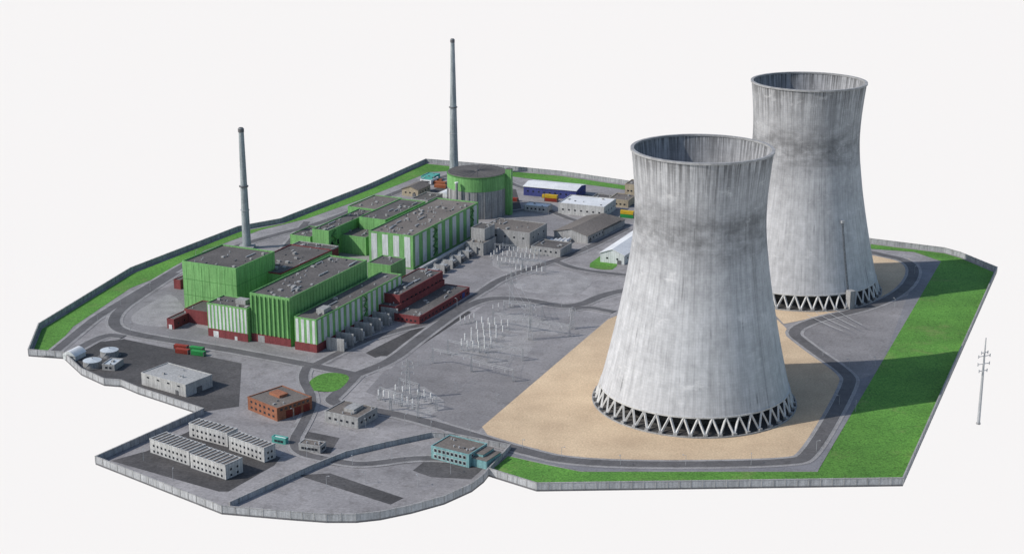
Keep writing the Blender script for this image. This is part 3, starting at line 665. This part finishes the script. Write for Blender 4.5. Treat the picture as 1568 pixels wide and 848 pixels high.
b = B('cable_duct_bridge', F5.p(-15, 20)); b.bx('duct', STEEL, F5, -15, -13, -20, F5.b, 6, 7.5)
for k in range(10): b.bx('legs', GREY, F5, -14.4, -13.6, -18+k*(F5.b+16)/10, -17.3+k*(F5.b+16)/10, 0, 6)
b.done()
b = B('storage_cylinders', G((845,372)))
for k in range(5):
    p = G((838+k*7, 376-k*.5)); d = rot(SITE)*9; q = p+d
    n = 12; a = rot(SITE+90); vs = []
    for c in (p, q): vs += [(c.x+a.x*1.4*math.cos(2*math.pi*i/n), c.y+a.y*1.4*math.cos(2*math.pi*i/n), 2.2+1.4*math.sin(2*math.pi*i/n)) for i in range(n)]
    b.add('vessels', WHITEP, vs, [(i, (i+1) % n, n+(i+1) % n, n+i) for i in range(n)]+[tuple(range(n)), tuple(range(n, 2*n))])
    b.beam('saddles', GREY, (*(p+d*.2), 0), (*(p+d*.2), 1), 1); b.beam('saddles', GREY, (*(p+d*.8), 0), (*(p+d*.8), 1), 1)
b.done()
# ------------------------------------------------------------ mast outside the fence
c = G((1498,648)); h = HT((1498,648), 517); b = B('antenna_mast', c)
b.cyl('pole', STEEL, c, .95, .7, 0, h*.55, 12, cap=False); b.cyl('pole_top', STEEL, c, .7, .3, h*.55, h, 12)
for k, L_ in ((.62, 2.5), (.70, 3.6), (.79, 3.6), (.83, 2)):
    b.beam('cross_arms', STEEL, (c.x-L_, c.y-L_*.4, h*k), (c.x+L_, c.y+L_*.4, h*k), .3)
    for s_ in (-1, 1): b.cyl('antenna_panels', STEEL, (c.x+s_*L_, c.y+s_*L_*.4), .28, .28, h*k-.9, h*k+.9, 8)
b.cyl('base', GREY, c, 1.3, 1.2, -.3, .6, 12); b.done()
# ------------------------------------------------------------ street lamps (small, shared mesh)
def lampmesh():
    b = B('street_lamp'); b.cyl('p', STEEL, (0, 0), .13, .08, 0, 6, 8); b.beam('p', STEEL, (0, 0, 5.9), (1.2, 0, 6.2), .11); b.hexa('p', STEEL, [Vector(v) for v in ((1.1,-.25),(1.9,-.25),(1.9,.25),(1.1,.25))], 6.1, 6.35); return b.done()
l0 = lampmesh(); LP = [(200,508),(260,520),(330,528),(400,542),(470,554),(150,492),(185,468),(230,445),(560,590),(600,628),(660,645),(720,664),(800,688),(860,700),(950,712),(1050,713),(1150,712),(1250,690),(1285,620),(1300,565),(1260,545),(1370,470),(1400,420),(1340,560),(1310,630),(470,700),(540,712),(600,705),(560,740),(500,745),(640,745),(690,725),(430,740),(220,705),(265,735),(390,600),(450,640),(520,660),(560,655),(620,650),(700,470),(800,450),(860,470),(900,440),(560,510),(600,500),(300,395),(400,365),(500,338),(600,300),(840,330),(900,330),(900,390),(700,600),(760,620),(660,660),(580,575),(640,560)]
for i, p in enumerate(LP):
    o = l0 if i == 0 else link(bpy.data.objects.new('street_lamp', l0.data)); o.location = (*G(p), 0); o.rotation_euler[2] = rnd.uniform(0, 6.28)
# ------------------------------------------------------------ background floor far below the site
m = bpy.data.materials.new('background_white'); m.use_nodes = True; bs = m.node_tree.nodes['Principled BSDF']; bs.inputs['Base Color'].default_value = (.842,.792,.712,1); bs.inputs['Roughness'].default_value = 1; bs.inputs['Specular IOR Level'].default_value = 0
S_ = 150000
me = bpy.data.meshes.new('background'); me.from_pydata([(-S_,-S_,-3000),(S_,-S_,-3000),(S_,S_,-3000),(-S_,S_,-3000)], [], [(0,1,2,3)]); me.materials.append(m); link(bpy.data.objects.new('background', me))
# ------------------------------------------------------------ light
EL = math.radians(38); AZ = math.radians(14)
d = Vector((math.cos(EL)*math.cos(AZ), math.cos(EL)*math.sin(AZ), -math.sin(EL)))
sun = bpy.data.lights.new('sun', 'SUN'); sun.energy = 3.9; sun.angle = math.radians(.5); sun.color = (1, .955, .90)
so = link(bpy.data.objects.new('sun', sun)); so.rotation_euler = d.to_track_quat('-Z', 'Y').to_euler(); so.location = (-300, 500, 600)
w = bpy.data.worlds.new('World'); sc.world = w; w.use_nodes = True; nt = w.node_tree
sky = nt.nodes.new('ShaderNodeTexSky'); sky.sky_type = 'NISHITA'; sky.sun_disc = False; sky.sun_elevation = EL; sky.sun_rotation = math.radians(270)-AZ
nt.links.new(sky.outputs[0], nt.nodes['Background'].inputs[0]); nt.nodes['Background'].inputs[1].default_value = .15
# ------------------------------------------------------------ camera
cam = bpy.data.cameras.new('camera'); cam.sensor_width = 36; cam.lens = 36*FL/1568; cam.clip_start = 1; cam.clip_end = 400000
co = link(bpy.data.objects.new('camera', cam)); co.location = (0, 0, H); co.rotation_euler = (math.pi/2-TH, 0, 0); sc.camera = co
sc.view_settings.view_transform = 'Standard'; sc.view_settings.look = 'None'; sc.view_settings.exposure = 0
